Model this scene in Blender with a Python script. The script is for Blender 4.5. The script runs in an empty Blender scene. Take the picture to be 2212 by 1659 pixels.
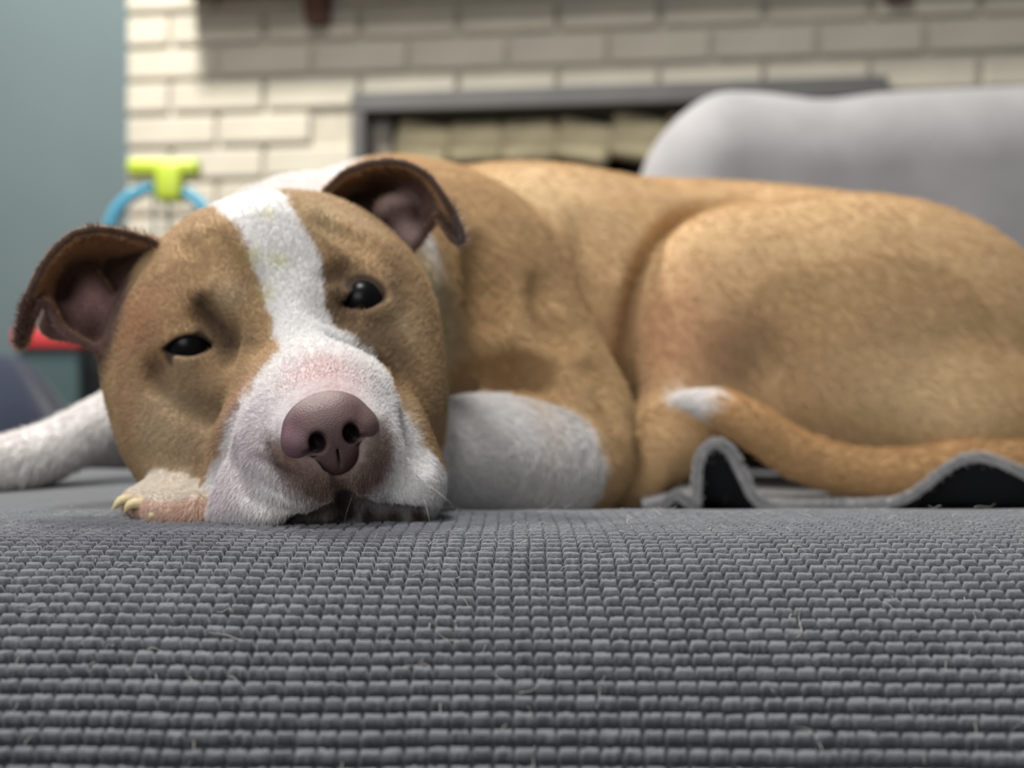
import bpy, bmesh, math, random
import numpy as np
from mathutils import Vector, Matrix

random.seed(7); rng = np.random.default_rng(7)
scene = bpy.context.scene
C = scene.collection

# ------------------------------------------------------------------ camera
FPX, U0, V0, CAMZ = 2600.0, 1106.0, 829.5, 0.061
cam_d = bpy.data.cameras.new('camera'); cam = bpy.data.objects.new('camera', cam_d); C.objects.link(cam)
cam.location = (0, 0, CAMZ); cam.rotation_euler = (math.pi/2, 0, 0)
cam_d.sensor_width = 36.0; cam_d.lens = 36.0*FPX/2212.0
cam_d.clip_start = 0.02; cam_d.clip_end = 50
cam_d.dof.use_dof = True; cam_d.dof.focus_distance = 0.455; cam_d.dof.aperture_fstop = 6.5
scene.camera = cam

# ------------------------------------------------------------------ world, lights, exposure
w = bpy.data.worlds.new('room_air'); scene.world = w; w.use_nodes = True
bg = w.node_tree.nodes['Background']
bg.inputs[0].default_value = (0.93, 0.96, 1.0, 1); bg.inputs[1].default_value = 0.15

def area(name, loc, target, size, power, col, sy=None):
    l = bpy.data.lights.new(name, 'AREA'); l.energy = power; l.color = col
    l.shape = 'RECTANGLE' if sy else 'DISK'; l.size = size
    if sy: l.size_y = sy
    o = bpy.data.objects.new(name, l); C.objects.link(o); o.location = loc
    o.rotation_euler = (Vector(target)-Vector(loc)).to_track_quat('-Z', 'Y').to_euler()
    return o
area('ceiling_lamp', (-0.86, 1.72, 1.95), (-0.45, 1.72, 0), 0.26, 62, (1.0, 0.965, 0.90))
area('face_fill_top', (-0.35, 0.25, 1.95), (-0.1, 0.6, 0), 0.40, 29, (1.0, 0.975, 0.95))  # unseen lamp added overhead in front to light the face
area('front_fill', (-0.9, -1.8, 1.0), (0, 0.7, 0.1), 1.5, 27, (0.98, 0.99, 1.0), 1.2)  # unseen fill added behind the camera to lift face and muzzle

scene.cycles.max_bounces = 4; scene.cycles.diffuse_bounces = 2; scene.cycles.glossy_bounces = 2; scene.cycles.caustics_reflective = False
vs = scene.view_settings
vs.view_transform = 'Standard'; vs.look = 'None'; vs.gamma = 1.0; vs.use_curve_mapping = False
vs.exposure = 0.16

# ------------------------------------------------------------------ helpers
def lin(r, g, b):
    f = lambda c: (c/255/12.92) if c/255 <= 0.04045 else ((c/255+0.055)/1.055)**2.4
    return np.array([f(r), f(g), f(b)])
def P(u, v, Y):
    """a measured point: picture position u,v at real distance Y"""
    return np.array([(u-U0)/FPX*Y, Y, CAMZ-(v-V0)/FPX*Y])

def mat(name, col=(0.5,0.5,0.5), rough=0.6, noise=0.0, scale=40, bump=0.0, bscale=200, metal=0.0, spec=0.4, attr=None, sheen=0.0, coatv=0.0):
    m = bpy.data.materials.new(name); m.use_nodes = True; nt = m.node_tree; b = nt.nodes['Principled BSDF']
    b.inputs['Roughness'].default_value = rough; b.inputs['Metallic'].default_value = metal
    b.inputs['Specular IOR Level'].default_value = spec
    b.inputs['Sheen Weight'].default_value = sheen; b.inputs['Coat Weight'].default_value = coatv
    tc = nt.nodes.new('ShaderNodeTexCoord')
    if attr:
        src = nt.nodes.new('ShaderNodeAttribute'); src.attribute_name = attr; out = src.outputs['Color']
    else:
        src = nt.nodes.new('ShaderNodeRGB'); src.outputs[0].default_value = (*col, 1); out = src.outputs[0]
    if noise:
        n = nt.nodes.new('ShaderNodeTexNoise'); n.inputs['Scale'].default_value = scale; n.inputs['Detail'].default_value = 4
        nt.links.new(tc.outputs['Object'], n.inputs['Vector'])
        mr = nt.nodes.new('ShaderNodeMapRange'); mr.inputs[1].default_value = 0.3; mr.inputs[2].default_value = 0.7
        mr.inputs[3].default_value = 1-noise; mr.inputs[4].default_value = 1+noise
        nt.links.new(n.outputs['Fac'], mr.inputs[0])
        mx = nt.nodes.new('ShaderNodeVectorMath'); mx.operation = 'SCALE'
        nt.links.new(out, mx.inputs[0]); nt.links.new(mr.outputs[0], mx.inputs['Scale']); out = mx.outputs[0]
    nt.links.new(out, b.inputs['Base Color'])
    if bump:
        n2 = nt.nodes.new('ShaderNodeTexNoise'); n2.inputs['Scale'].default_value = bscale; n2.inputs['Detail'].default_value = 5
        nt.links.new(tc.outputs['Object'], n2.inputs['Vector'])
        bp = nt.nodes.new('ShaderNodeBump'); bp.inputs['Strength'].default_value = bump; bp.inputs['Distance'].default_value = 0.002
        nt.links.new(n2.outputs['Fac'], bp.inputs['Height']); nt.links.new(bp.outputs[0], b.inputs['Normal'])
    return m

def tag(o, label=None, cat=None, group=None, kind=None):
    if label: o['label'] = label
    if cat: o['category'] = cat
    if group: o['group'] = group
    if kind: o['kind'] = kind
    return o
def empty(name, loc=(0,0,0), rz=0):
    o = bpy.data.objects.new(name, None); C.objects.link(o); o.location = loc; o.rotation_euler = (0,0,rz); o.empty_display_size = 0.05
    return o
def link(name, me, m=None, parent=None):
    o = bpy.data.objects.new(name, me); C.objects.link(o)
    if m and not me.materials: me.materials.append(m)
    if parent: o.parent = parent
    return o
def mesh_np(name, verts, faces, smooth=True):
    """faces: (n,4) or (n,3) array"""
    me = bpy.data.meshes.new(name)
    verts = np.asarray(verts, np.float32); faces = np.asarray(faces, np.int32)
    k = faces.shape[1]
    me.vertices.add(len(verts)); me.vertices.foreach_set('co', verts.ravel())
    me.loops.add(faces.size); me.loops.foreach_set('vertex_index', faces.ravel())
    me.polygons.add(len(faces)); me.polygons.foreach_set('loop_start', np.arange(0, faces.size, k, dtype=np.int32))
    me.polygons.foreach_set('use_smooth', np.full(len(faces), smooth))
    me.update(calc_edges=True); me.validate()
    return me
def box_bm(sx, sy, sz, bev=0.0, seg=2, loc=(0,0,0)):
    bm = bmesh.new(); bmesh.ops.create_cube(bm, size=1)
    bmesh.ops.scale(bm, vec=(sx,sy,sz), verts=bm.verts)
    if bev: bmesh.ops.bevel(bm, geom=bm.edges[:], offset=bev, segments=seg, affect='EDGES', profile=0.5)
    bmesh.ops.translate(bm, vec=loc, verts=bm.verts)
    return bm
def bm_mesh(name, bm, smooth=False):
    me = bpy.data.meshes.new(name); bm.to_mesh(me); bm.free()
    for p in me.polygons: p.use_smooth = smooth
    return me
def box(name, sx, sy, sz, loc, m, parent=None, bev=0.004, seg=2, smooth=False, rz=0):
    o = link(name, bm_mesh(name, box_bm(sx,sy,sz,bev,seg), smooth), m, parent); o.location = loc; o.rotation_euler = (0,0,rz)
    return o
def tube_mesh(name, pts, rad, seg=10, cap=True):
    pts = np.asarray(pts, float); rad = np.broadcast_to(np.asarray(rad, float), (len(pts),))
    T = np.gradient(pts, axis=0); T /= np.linalg.norm(T, axis=1)[:,None]+1e-12
    ref = np.array([0,0,1.0]) if abs(T[0][2]) < 0.9 else np.array([1.0,0,0])
    V = []
    for p, t, r in zip(pts, T, rad):
        n = np.cross(t, ref); n /= np.linalg.norm(n); b = np.cross(t, n)
        a = np.linspace(0, 2*np.pi, seg, endpoint=False)
        V.append(p + r*(np.cos(a)[:,None]*n + np.sin(a)[:,None]*b))
    V = np.concatenate(V); n = len(pts); F = []
    for i in range(n-1):
        for j in range(seg):
            F.append((i*seg+j, i*seg+(j+1)%seg, (i+1)*seg+(j+1)%seg, (i+1)*seg+j))
    return mesh_np(name, V, F)
def spline(pts, n):
    pts = np.asarray(pts, float); m = len(pts)
    q = np.vstack([2*pts[0]-pts[1], pts, 2*pts[-1]-pts[-2]])
    t = np.linspace(0, m-1-1e-9, n); i = t.astype(int); f = (t-i)[:,None]
    p0, p1, p2, p3 = q[i], q[i+1], q[i+2], q[i+3]
    return 0.5*((2*p1)+(-p0+p2)*f+(2*p0-5*p1+4*p2-p3)*f**2+(-p0+3*p1-3*p2+p3)*f**3)
def sst(a, b, x):
    t = np.clip((x-a)/(b-a), 0, 1); return t*t*(3-2*t)
def vnoise(p, scale, seed=0):
    """cheap smooth value noise in -1..1 for point arrays"""
    q = np.asarray(p)*scale + seed*17.31
    i = np.floor(q).astype(np.int64); f = q-i; f = f*f*(3-2*f); out = 0
    for dx in (0,1):
        for dy in (0,1):
            for dz in (0,1):
                h = (i[:,0]+dx)*374761393 + (i[:,1]+dy)*668265263 + (i[:,2]+dz)*2147483647 + seed*974711
                h = (h ^ (h >> 13))*1274126177; h = (h ^ (h >> 16)) & 0xffff
                wgt = (f[:,0] if dx else 1-f[:,0])*(f[:,1] if dy else 1-f[:,1])*(f[:,2] if dz else 1-f[:,2])
                out = out + wgt*(h/32767.5-1)
    return out

# ------------------------------------------------------------------ sofa seat shape (shared by dog contact)
R_FRONT, Y_FLAT = 0.22, 0.48
def seat_dip(x, y):
    d = -0.0195*sst(0.585, 0.665, y)*sst(-0.15, -0.02, x)
    d = d - 0.004*np.exp(-(((x+0.06)/0.13)**2+((y-0.53)/0.07)**2))*0.4
    return d
def seat_z(x, y):
    d = np.clip(Y_FLAT-y, 0, R_FRONT*0.97)
    return -(R_FRONT-np.sqrt(R_FRONT**2-d**2)) + seat_dip(x, y)

#=====================STRUCTURE
FLOOR = -0.45
m_floor = mat('floor_wood', lin(92,74,60), 0.5, 0.25, 12)
m_teal = mat('teal_wall_paint', lin(102,117,120), 0.85, 0.03, 6, 0.1, 300)
m_mortar = mat('painted_mortar', lin(184,178,162), 0.95, 0.08, 30)
m_brick = mat('painted_brick', lin(196,190,174), 0.8, 0.07, 9, 0.4, 60)
o = box('floor', 7, 6.5, 0.04, (0, 1.6, FLOOR-0.02), m_floor, bev=0); tag(o, kind='structure')
# chimney breast of painted brick, turned a little so its right side is nearer
YAW = -math.atan(0.13)
wall = empty('wall_back', (-0.838, 2.62, FLOOR), YAW); tag(wall, kind='structure')
bw, bh, mo, bd = 0.200, 0.0625, 0.0105, 0.05
OPX0, OPX1, OPZ = 0.505, 1.60, 1.126   # firebox opening in wall coordinates
def wall_block(name, x0, x1, z0, z1, y0=0.008, y1=0.35):
    o = link(name, bm_mesh(name, box_bm(x1-x0, y1-y0, z1-z0, 0, 1, ((x0+x1)/2, (y0+y1)/2, (z0+z1)/2))), m_mortar, wall)
wall_block('mortar_bed', 0, OPX0, 0, 1.6); wall_block('mortar_bed', OPX1, 2.75, 0, 1.6); wall_block('mortar_bed', OPX0, OPX1, OPZ, 1.6)
brick_me = bm_mesh('brick', box_bm(bw, bd, bh, 0.006, 2)); half_me = bm_mesh('half_brick', box_bm(bw/2-mo/2, bd, bh, 0.006, 2))
row_h = bh+mo
for r in range(6, 22):
    z = row_h*(r+0.5)
    x = 0.0; first = r % 2
    while x < 2.65:
        L = (bw/2-mo/2) if (first and x == 0) else bw
        xc = x+L/2
        inside = (xc > OPX0-0.02 and xc < OPX1+0.02 and z < OPZ)
        hidden = z < 0.9 and xc > 1.75
        if not inside and not hidden:
            o = link('brick', half_me if L < bw else brick_me, m_brick, wall)
            o.location = (xc, bd/2-0.004+random.uniform(-0.002,0.002), z); o.rotation_euler = (0,0,random.uniform(-0.006,0.006))
        x += L+mo
# teal wall beside and behind the chimney breast
o = box('wall_left', 3.2, 0.06, 3.0, (-2.15, 2.76, FLOOR+1.5), m_teal, bev=0); tag(o, kind='structure')
o = box('wall_right', 2.4, 0.06, 3.0, (2.9, 2.7, FLOOR+1.5), m_teal, bev=0); tag(o, kind='structure')

# mantel shelf on brackets (its underside ends just above the frame; it shades the brick)
m_wood = mat('dark_walnut', lin(84,54,40), 0.5, 0.3, 20)
mantel = empty('mantel_shelf', (0,0,0)); mantel.parent = None
mantel.location = wall.location; mantel.rotation_euler = wall.rotation_euler
tag(mantel, 'dark wooden mantel shelf on two brackets on the brick chimney', 'shelf')
box('shelf_board', 2.3, 0.155, 0.05, (0.155+1.15, -0.0685, 1.362), m_wood, mantel)
for bx in (0.435, 1.62):
    bm = box_bm(0.048, 0.08, 0.10, 0.006, 2)
    for v_ in bm.verts:
        if v_.co.z < 0 and v_.co.y < 0: v_.co.y *= 0.2
    o = link('bracket', bm_mesh('bracket', bm), m_wood, mantel); o.location = (bx, -0.036, 1.320)

# fireplace insert: grey metal surround, glass, firebox, logs
m_iron = mat('grey_metal_surround', lin(94,93,92), 0.65, 0.08, 15)
m_fire = mat('soot_black', lin(28,29,32), 0.9, 0.2, 20)
m_stone = mat('pale_firebrick', lin(196,184,150), 0.9, 0.2, 22)
m_log = mat('charred_log', lin(38,38,42), 0.8, 0.4, 30, 0.4, 40)
fp = empty('fireplace_insert'); fp.location = wall.location; fp.rotation_euler = wall.rotation_euler
tag(fp, 'grey metal framed fireplace insert with charred logs in the brick wall', 'fireplace')
W_ = OPX1-OPX0; fx = (OPX0+OPX1)/2
box('surround_top', W_, 0.05, 0.042, (fx, 0.0, OPZ-0.022), m_iron, fp)
box('surround_side', 0.030, 0.05, OPZ-0.045, (OPX0+0.016, 0.0, (OPZ-0.045)/2), m_iron, fp)
box('surround_side', 0.030, 0.05, OPZ-0.045, (OPX1-0.016, 0.0, (OPZ-0.045)/2), m_iron, fp)
box('inner_frame', 0.045, 0.02, OPZ-0.05, (OPX0+0.055, 0.03, (OPZ-0.05)/2), mat('warm_grey_metal', lin(120,112,102), 0.5), fp)
box('firebox_back', W_-0.02, 0.02, OPZ-0.02, (fx, 0.30, OPZ/2), m_fire, fp)
box('firebox_side', 0.02, 0.25, OPZ-0.04, (OPX0+0.045, 0.18, OPZ/2), m_fire, fp)
box('firebox_side', 0.02, 0.25, OPZ-0.04, (OPX1-0.045, 0.18, OPZ/2), m_fire, fp)
k = 0
for xx in np.arange(OPX0+0.10, OPX1-0.06, 0.115):
    hh = random.uniform(0.075,0.105)
    o = box('fire_stone', 0.125, 0.05, hh, (xx+0.04, 0.055, OPZ-0.055-hh/2+random.uniform(-.012,.006)), m_stone, fp, bev=0.02, seg=3, smooth=True)
    o.rotation_euler = (0, random.uniform(-.25,.25), 0); k += 1
for i in range(7):
    L = random.uniform(0.2,0.34); cx = OPX0+0.14+i*0.135; cz = random.uniform(0.88,0.97)
    a = random.uniform(-0.5,0.5)
    pts = [(cx+t*L*math.cos(a), 0.15+0.03*math.sin(i), cz+t*L*math.sin(a)+0.01*math.sin(9*t)) for t in np.linspace(-.5,.5,8)]
    link('log', tube_mesh('log', pts, [0.022,0.034,0.036,0.034,0.036,0.035,0.033,0.02], 9), m_log, fp)
box('log_pile_base', 0.9, 0.2, 0.86, (fx, 0.17, 0.44), m_log, fp, bev=0.05, seg=3)

#=====================BACKGROUND THINGS
# grey two-cushion sofa behind the dog
def pillow(name, sx, sy, sz, m, parent, loc, puff=0.03, n=22, rx=0, crease=0.0):
    bm = bmesh.new(); bmesh.ops.create_cube(bm, size=1)
    bmesh.ops.subdivide_edges(bm, edges=bm.edges[:], cuts=n, use_grid_fill=True)
    for v_ in bm.verts:
        x, y, z = v_.co*2
        e = 5.0; l = (abs(x)**e+abs(y)**e+abs(z)**e)**(1/e)
        s = 1/ max(l, 1e-6); mx = max(abs(x),abs(y),abs(z)); s = s*mx
        x, y, z = x*s, y*s, z*s
        pf = 1+puff/sy*2*(1-x*x)*(1-z*z)
        v_.co = (x*sx/2, y*sy/2*pf, z*sz/2 + 0.010*math.sin(5*x+1)*(z > 0))
    o = link(name, bm_mesh(name, bm, True), m, parent); o.location = loc; o.rotation_euler = (rx,0,0); return o
m_gsofa = mat('light_grey_chenille', lin(156,154,155), 0.95, 0.10, 14, 0.5, 180, sheen=0.35)
gs = empty('sofa', (0.22, 1.72, FLOOR), -0.06); tag(gs, 'light grey upholstered sofa with rounded back cushions behind the dog', 'sofa')
bm = box_bm(1.05, 0.24, 0.50, 0.115, 8)
for _x in np.linspace(-0.42, 0.42, 30): bmesh.ops.bisect_plane(bm, geom=bm.verts[:]+bm.edges[:]+bm.faces[:], plane_co=(_x,0,0), plane_no=(1,0,0))
for v_ in bm.verts:
    wz_ = sst(-0.1, 0.2, v_.co.z)
    v_.co.z += wz_*(-0.010*math.exp(-((v_.co.x+0.26)/0.06)**2)+0.003*math.sin(9*v_.co.x)+0.008*v_.co.x)
    v_.co.x += 0.035*sst(0.05,0.25,v_.co.z)*sst(-0.3,-0.5,v_.co.x)
o = link('back_cushion', bm_mesh('back_cushion', bm, True), m_gsofa, gs); o.location = (0.475, 0, 0.674); o.rotation_euler = (0.05,0,0)
pillow('back_frame', 1.30, 0.14, 0.66, m_gsofa, gs, (0.70, 0.17, 0.50), 0.0)
pillow('seat_cushion', 1.22, 0.36, 0.16, m_gsofa, gs, (0.68, -0.20, 0.36), 0.0)
box('base', 1.22, 0.5, 0.2, (0.68, -0.08, 0.20), m_gsofa, gs, 0.02)
m_leg = mat('sofa_leg_wood', lin(50,40,34), 0.5)
for x_ in (0.1,1.25):
    for y_ in (-0.28,0.14): box('leg', 0.05, 0.05, 0.11, (x_, y_, 0.055), m_leg, gs, 0.004)

# toy hoop with lime clip on a post
m_blue = mat('sky_blue_plastic', lin(82,160,190), 0.35); m_lime = mat('lime_plastic', lin(184,204,66), 0.4); m_grey = mat('white_plastic', lin(200,200,196), 0.4)
tp = P(348, 520, 2.25); toy = empty('toy_hoop', (tp[0], tp[1], FLOOR)); tag(toy, 'sky blue plastic hoop with a lime green clip on a post', 'toy')
zc = tp[2]-FLOOR
link('hoop', tube_mesh('hoop', [(0.100*math.cos(a), 0, zc+0.100*math.sin(a)) for a in np.linspace(0, 2*math.pi, 49)], 0.0115, 10), m_blue, toy)
box('clip', 0.050, 0.045, 0.075, (0.018, 0, zc+0.108), m_lime, toy, 0.01, 3, True)
box('clip_bar', 0.135, 0.035, 0.032, (0.006, 0, zc+0.135), m_lime, toy, 0.01, 3, True)
link('post', tube_mesh('post', [(0,0.0,0.02),(0,0,zc-0.1)], 0.012, 10), m_grey, toy)
box('base', 0.22, 0.22, 0.025, (0,0,0.0125), m_grey, toy, 0.008)
# storage bin with red rim
b0 = P(142, 735, 2.45); bn = empty('storage_bin', (b0[0], b0[1], FLOOR)); tag(bn, 'dark green storage bin with a red lid by the teal wall', 'bin')
bz = b0[2]-FLOOR
m_bin = mat('dark_green_plastic', lin(72,92,94), 0.5); m_red = mat('red_plastic', lin(206,66,70), 0.4)
box('bin_body', 0.124, 0.2, bz-0.02, (0,0,(bz-0.02)/2), m_bin, bn, 0.012, 3)
box('lid', 0.134, 0.22, 0.038, (0,0,bz), m_red, bn, 0.008, 3)
# black floor speaker
s0 = P(228, 780, 2.5); sp = empty('floor_speaker', (s0[0], s0[1], FLOOR)); tag(sp, 'narrow black floor speaker between the bin and the brick', 'speaker')
sz_ = s0[2]-FLOOR+0.02
m_blk = mat('black_cloth', lin(26,27,30), 0.8); box('cabinet', 0.085, 0.2, sz_, (0,0,sz_/2), m_blk, sp, 0.006)
box('grille', 0.07, 0.012, sz_-0.06, (0,-0.104,sz_/2), mat('speaker_grille', lin(18,18,20), 0.95, 0.3, 300), sp, 0.004)
# navy bean bag
q = P(20, 790, 1.9); bb = bmesh.new(); bmesh.ops.create_icosphere(bb, subdivisions=5, radius=1)
hgt = q[2]-FLOOR+0.02
for v_ in bb.verts:
    x, y, z = v_.co; t = (z+1)/2; rr = 0.215*(1-0.50*t**1.6)*(0.90+0.08*math.sin(5*math.atan2(y,x)+6*t)*(0.3+t))
    v_.co = (x*rr, y*rr, max(t,0)*hgt)
bbo = link('bean_bag', bm_mesh('bean_bag', bb, True), mat('navy_fabric', lin(30,37,56), 0.9, 0.25, 10, 0.4, 120, sheen=0.2)); bbo.location = (q[0]-0.03, q[1]+0.05, FLOOR)
tag(bbo, 'slumped navy blue fabric bean bag beside the dark green bin', 'bean bag')

#=====================FOREGROUND SOFA SEAT
pch = 0.0062
xs = np.concatenate([np.linspace(-0.85,-0.345,24), np.arange(-0.335, 0.3351, pch/10), np.linspace(0.345,0.85,24)])
S_F0, S_F1 = -0.205, 0.115
ss_ = np.concatenate([np.linspace(-0.60,S_F0-0.012,20), np.arange(S_F0, S_F1, pch/10), np.arange(S_F1+0.004, 0.70, 0.006)])
XX, SS = np.meshgrid(xs, ss_, indexing='ij')
th = np.clip(-SS/R_FRONT, 0, 1.36)
Yb = np.where(SS >= 0, Y_FLAT+SS, Y_FLAT-R_FRONT*np.sin(th)); Zb = np.where(SS >= 0, 0.0, -(R_FRONT-R_FRONT*np.cos(th)))
ext = np.clip(-SS-R_FRONT*1.36, 0, None); Yb = Yb-ext*math.cos(1.36); Zb = Zb-ext*math.sin(1.36)
dipv = seat_dip(XX.ravel(), Yb.ravel()).reshape(XX.shape)
Zb = Zb+np.where(SS > -0.02, dipv, dipv*np.clip(1+(SS+0.02)/0.05,0,1))
Ny = -np.sin(th); Nz = np.cos(th)
flat = np.stack([XX.ravel(), SS.ravel(), np.zeros(XX.size)], 1)
wob = vnoise(flat, 55, 1).reshape(XX.shape); wob2 = vnoise(flat, 420, 2).reshape(XX.shape); wob3 = vnoise(flat, 900, 5).reshape(XX.shape); big = vnoise(flat, 14, 3).reshape(XX.shape)
cx_ = (XX + 0.0006*wob + 0.00028*wob2 + 0.004*big*0.3)/pch
cs_ = (SS + 0.010*XX + 0.0007*wob + 0.00042*wob3 + 0.0012*big)/pch
ax = np.abs(cx_-np.floor(cx_)-0.5)*2; as_ = np.abs(cs_-np.floor(cs_)-0.5)*2
cellid = np.stack([np.floor(cx_).ravel(), np.floor(cs_).ravel(), np.zeros(XX.size)], 1)
cellr = (np.sin(cellid[:,0]*12.9898+cellid[:,1]*78.233)*43758.5453 % 1).reshape(XX.shape)
wx = 1-(0.45+0.55*(1-sst(-0.08,0.02,SS)))*sst(0.78+0.06*cellr, 0.94, ax); ws = 1-sst(0.30+0.10*cellr, 0.50+0.08*cellr, as_)
pad = wx*ws
wear = sst(0.02, 0.09, SS)*0.55      # the nap is flattened on top
amp = (sst(S_F0-0.01, S_F0+0.01, SS)*(1-sst(S_F1-0.03, S_F1, SS))*sst(-0.34,-0.325,XX)*(1-sst(0.325,0.34,XX)))
H = amp*(0.0033*pad*(1-wear) + 0.0005*wx*(1-ws)) + amp*(0.00022*wob3 + 0.0002*wob2) + 0.0009*wob*0.5
X3 = XX; Y3 = Yb+H*Ny; Z3 = Zb+H*Nz
nx, ns = XX.shape
V = np.stack([X3.ravel(), Y3.ravel(), Z3.ravel()], 1)
I = np.arange(nx*ns).reshape(nx, ns)
F = np.stack([I[:-1,:-1].ravel(), I[1:,:-1].ravel(), I[1:,1:].ravel(), I[:-1,1:].ravel()], 1)
me = mesh_np('seat_cover', V, F)
muzzle_shade = np.exp(-(((XX+0.13)/0.10)**2+((Yb-0.475)/0.035)**2)**1.5)*0.55*(0.7+0.5*wob)  # purple-dark shade near the muzzle, painted into the cover colour
c_pad = lin(112,114,118); c_gap = lin(46,49,53); c_shade = lin(68,62,80)  # gap colour darkened to paint recess shade between the pads
fib = (1+0.16*wob3+0.10*wob2+0.12*(cellr-0.5))[...,None]
pm = (pad*amp+(1-amp)*0.7)[...,None]
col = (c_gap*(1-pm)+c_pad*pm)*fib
col = col*(1-muzzle_shade[...,None])+c_shade*fib*muzzle_shade[...,None]
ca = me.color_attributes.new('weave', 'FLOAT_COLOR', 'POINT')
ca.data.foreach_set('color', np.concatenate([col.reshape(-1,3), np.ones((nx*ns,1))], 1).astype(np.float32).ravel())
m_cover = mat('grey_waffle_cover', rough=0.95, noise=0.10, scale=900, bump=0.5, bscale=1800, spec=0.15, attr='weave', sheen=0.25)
couch = empty('couch', (0, 0.62, FLOOR)); tag(couch, 'charcoal grey couch seat in a ribbed waffle cover under the dog', 'couch')
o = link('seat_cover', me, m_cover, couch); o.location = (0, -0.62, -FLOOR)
box('couch_base', 1.66, 0.74, 0.34, (0, 0.15, 0.19), mat('charcoal_base', lin(60,62,66), 0.9, 0.1, 60), couch, 0.02)
for x_ in (-0.75,0.75):
    for y_ in (-0.18,0.48): box('leg', 0.05, 0.05, 0.05, (x_, y_, 0.0), m_leg, couch, 0.003).location.z = 0.02

#=====================DOG (implicit surface, one continuous body)
yaw, roll = math.radians(17), math.radians(15)
hx0 = np.array([math.cos(yaw), math.sin(yaw), 0]); HY = np.array([math.sin(yaw), -math.cos(yaw), 0]); hz0 = np.array([0,0,1.0])
HX = math.cos(roll)*hx0+math.sin(roll)*hz0; HZ = -math.sin(roll)*hx0+math.cos(roll)*hz0
HB = np.stack([HX, HY, HZ]); EYE3 = np.eye(3)
hf, hc = 0.00135, 0.0048
AX = np.concatenate([np.arange(-0.42,-0.275,hc), np.arange(-0.275, 0.012, hf), np.arange(0.012+hc*0.6, 0.53, hc)])
AY = np.concatenate([np.arange(0.468, 0.665, hf), np.arange(0.665+hc*0.6, 1.17, hc)])
AZ = np.concatenate([np.arange(-0.048, -0.006, 0.003), np.arange(-0.006, 0.192, hf), np.arange(0.192+hc*0.5, 0.262, hc)])
AX, AY, AZ = [a.astype(np.float32) for a in (AX, AY, AZ)]
Fd = np.full((len(AX), len(AY), len(AZ)), 0.04, np.float32)

def smin(a, b, k):
    h = np.maximum(k-np.abs(a-b), 0)/k
    return np.minimum(a, b)-h*h*k*0.25
def region(lo, hi):
    s = []
    for A, l, h in zip((AX,AY,AZ), lo, hi):
        i = int(np.searchsorted(A, l)); j = int(np.searchsorted(A, h)); s.append(slice(max(i,0), min(j+1, len(A))))
    return tuple(s)
def apply(lo, hi, fn, k, mode):
    mg = k+0.014
    s = region(np.asarray(lo)-mg, np.asarray(hi)+mg)
    sub = Fd[s]
    if sub.size == 0: return
    d = fn(AX[s[0]][:,None,None], AY[s[1]][None,:,None], AZ[s[2]][None,None,:])
    Fd[s] = smin(sub, d, k) if mode > 0 else -smin(-sub, d, k)
def ell(c, r, k=0.012, B=None, mode=1):
    c = np.asarray(c, float); r = np.asarray(r, float)*np.ones(3); B = HB if B is None else B
    ext = np.sqrt(((B*r[:,None])**2).sum(0))
    def fn(x, y, z):
        x = x-c[0]; y = y-c[1]; z = z-c[2]
        a = [B[i,0]*x+B[i,1]*y+B[i,2]*z for i in range(3)]
        k0 = np.sqrt(sum((a[i]/r[i])**2 for i in range(3))); k1 = np.sqrt(sum((a[i]/r[i]**2)**2 for i in range(3)))+1e-9
        return (k0*(k0-1)/k1).astype(np.float32)
    apply(c-ext, c+ext, fn, k, mode)
def cone(a, b, r1, r2, k=0.012, mode=1):
    a = np.asarray(a, float); b = np.asarray(b, float); ba = b-a; L2 = ba@ba
    def fn(x, y, z):
        x = x-a[0]; y = y-a[1]; z = z-a[2]
        t = np.clip((x*ba[0]+y*ba[1]+z*ba[2])/L2, 0, 1)
        return (np.sqrt((x-t*ba[0])**2+(y-t*ba[1])**2+(z-t*ba[2])**2)-(r1+(r2-r1)*t)).astype(np.float32)
    rr = max(r1, r2); apply(np.minimum(a,b)-rr, np.maximum(a,b)+rr, fn, k, mode)
def group_begin():
    global Fd, Fkeep
    Fkeep = Fd; Fd = np.full_like(Fkeep, 0.04)
def group_end(k):
    global Fd, Fkeep
    Fd = smin(Fkeep, Fd, k); Fkeep = None
def chain(pts, rad, k=0.012, mode=1):
    for i in range(len(pts)-1): cone(pts[i], pts[i+1], rad[i], rad[i+1], k, mode)
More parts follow.
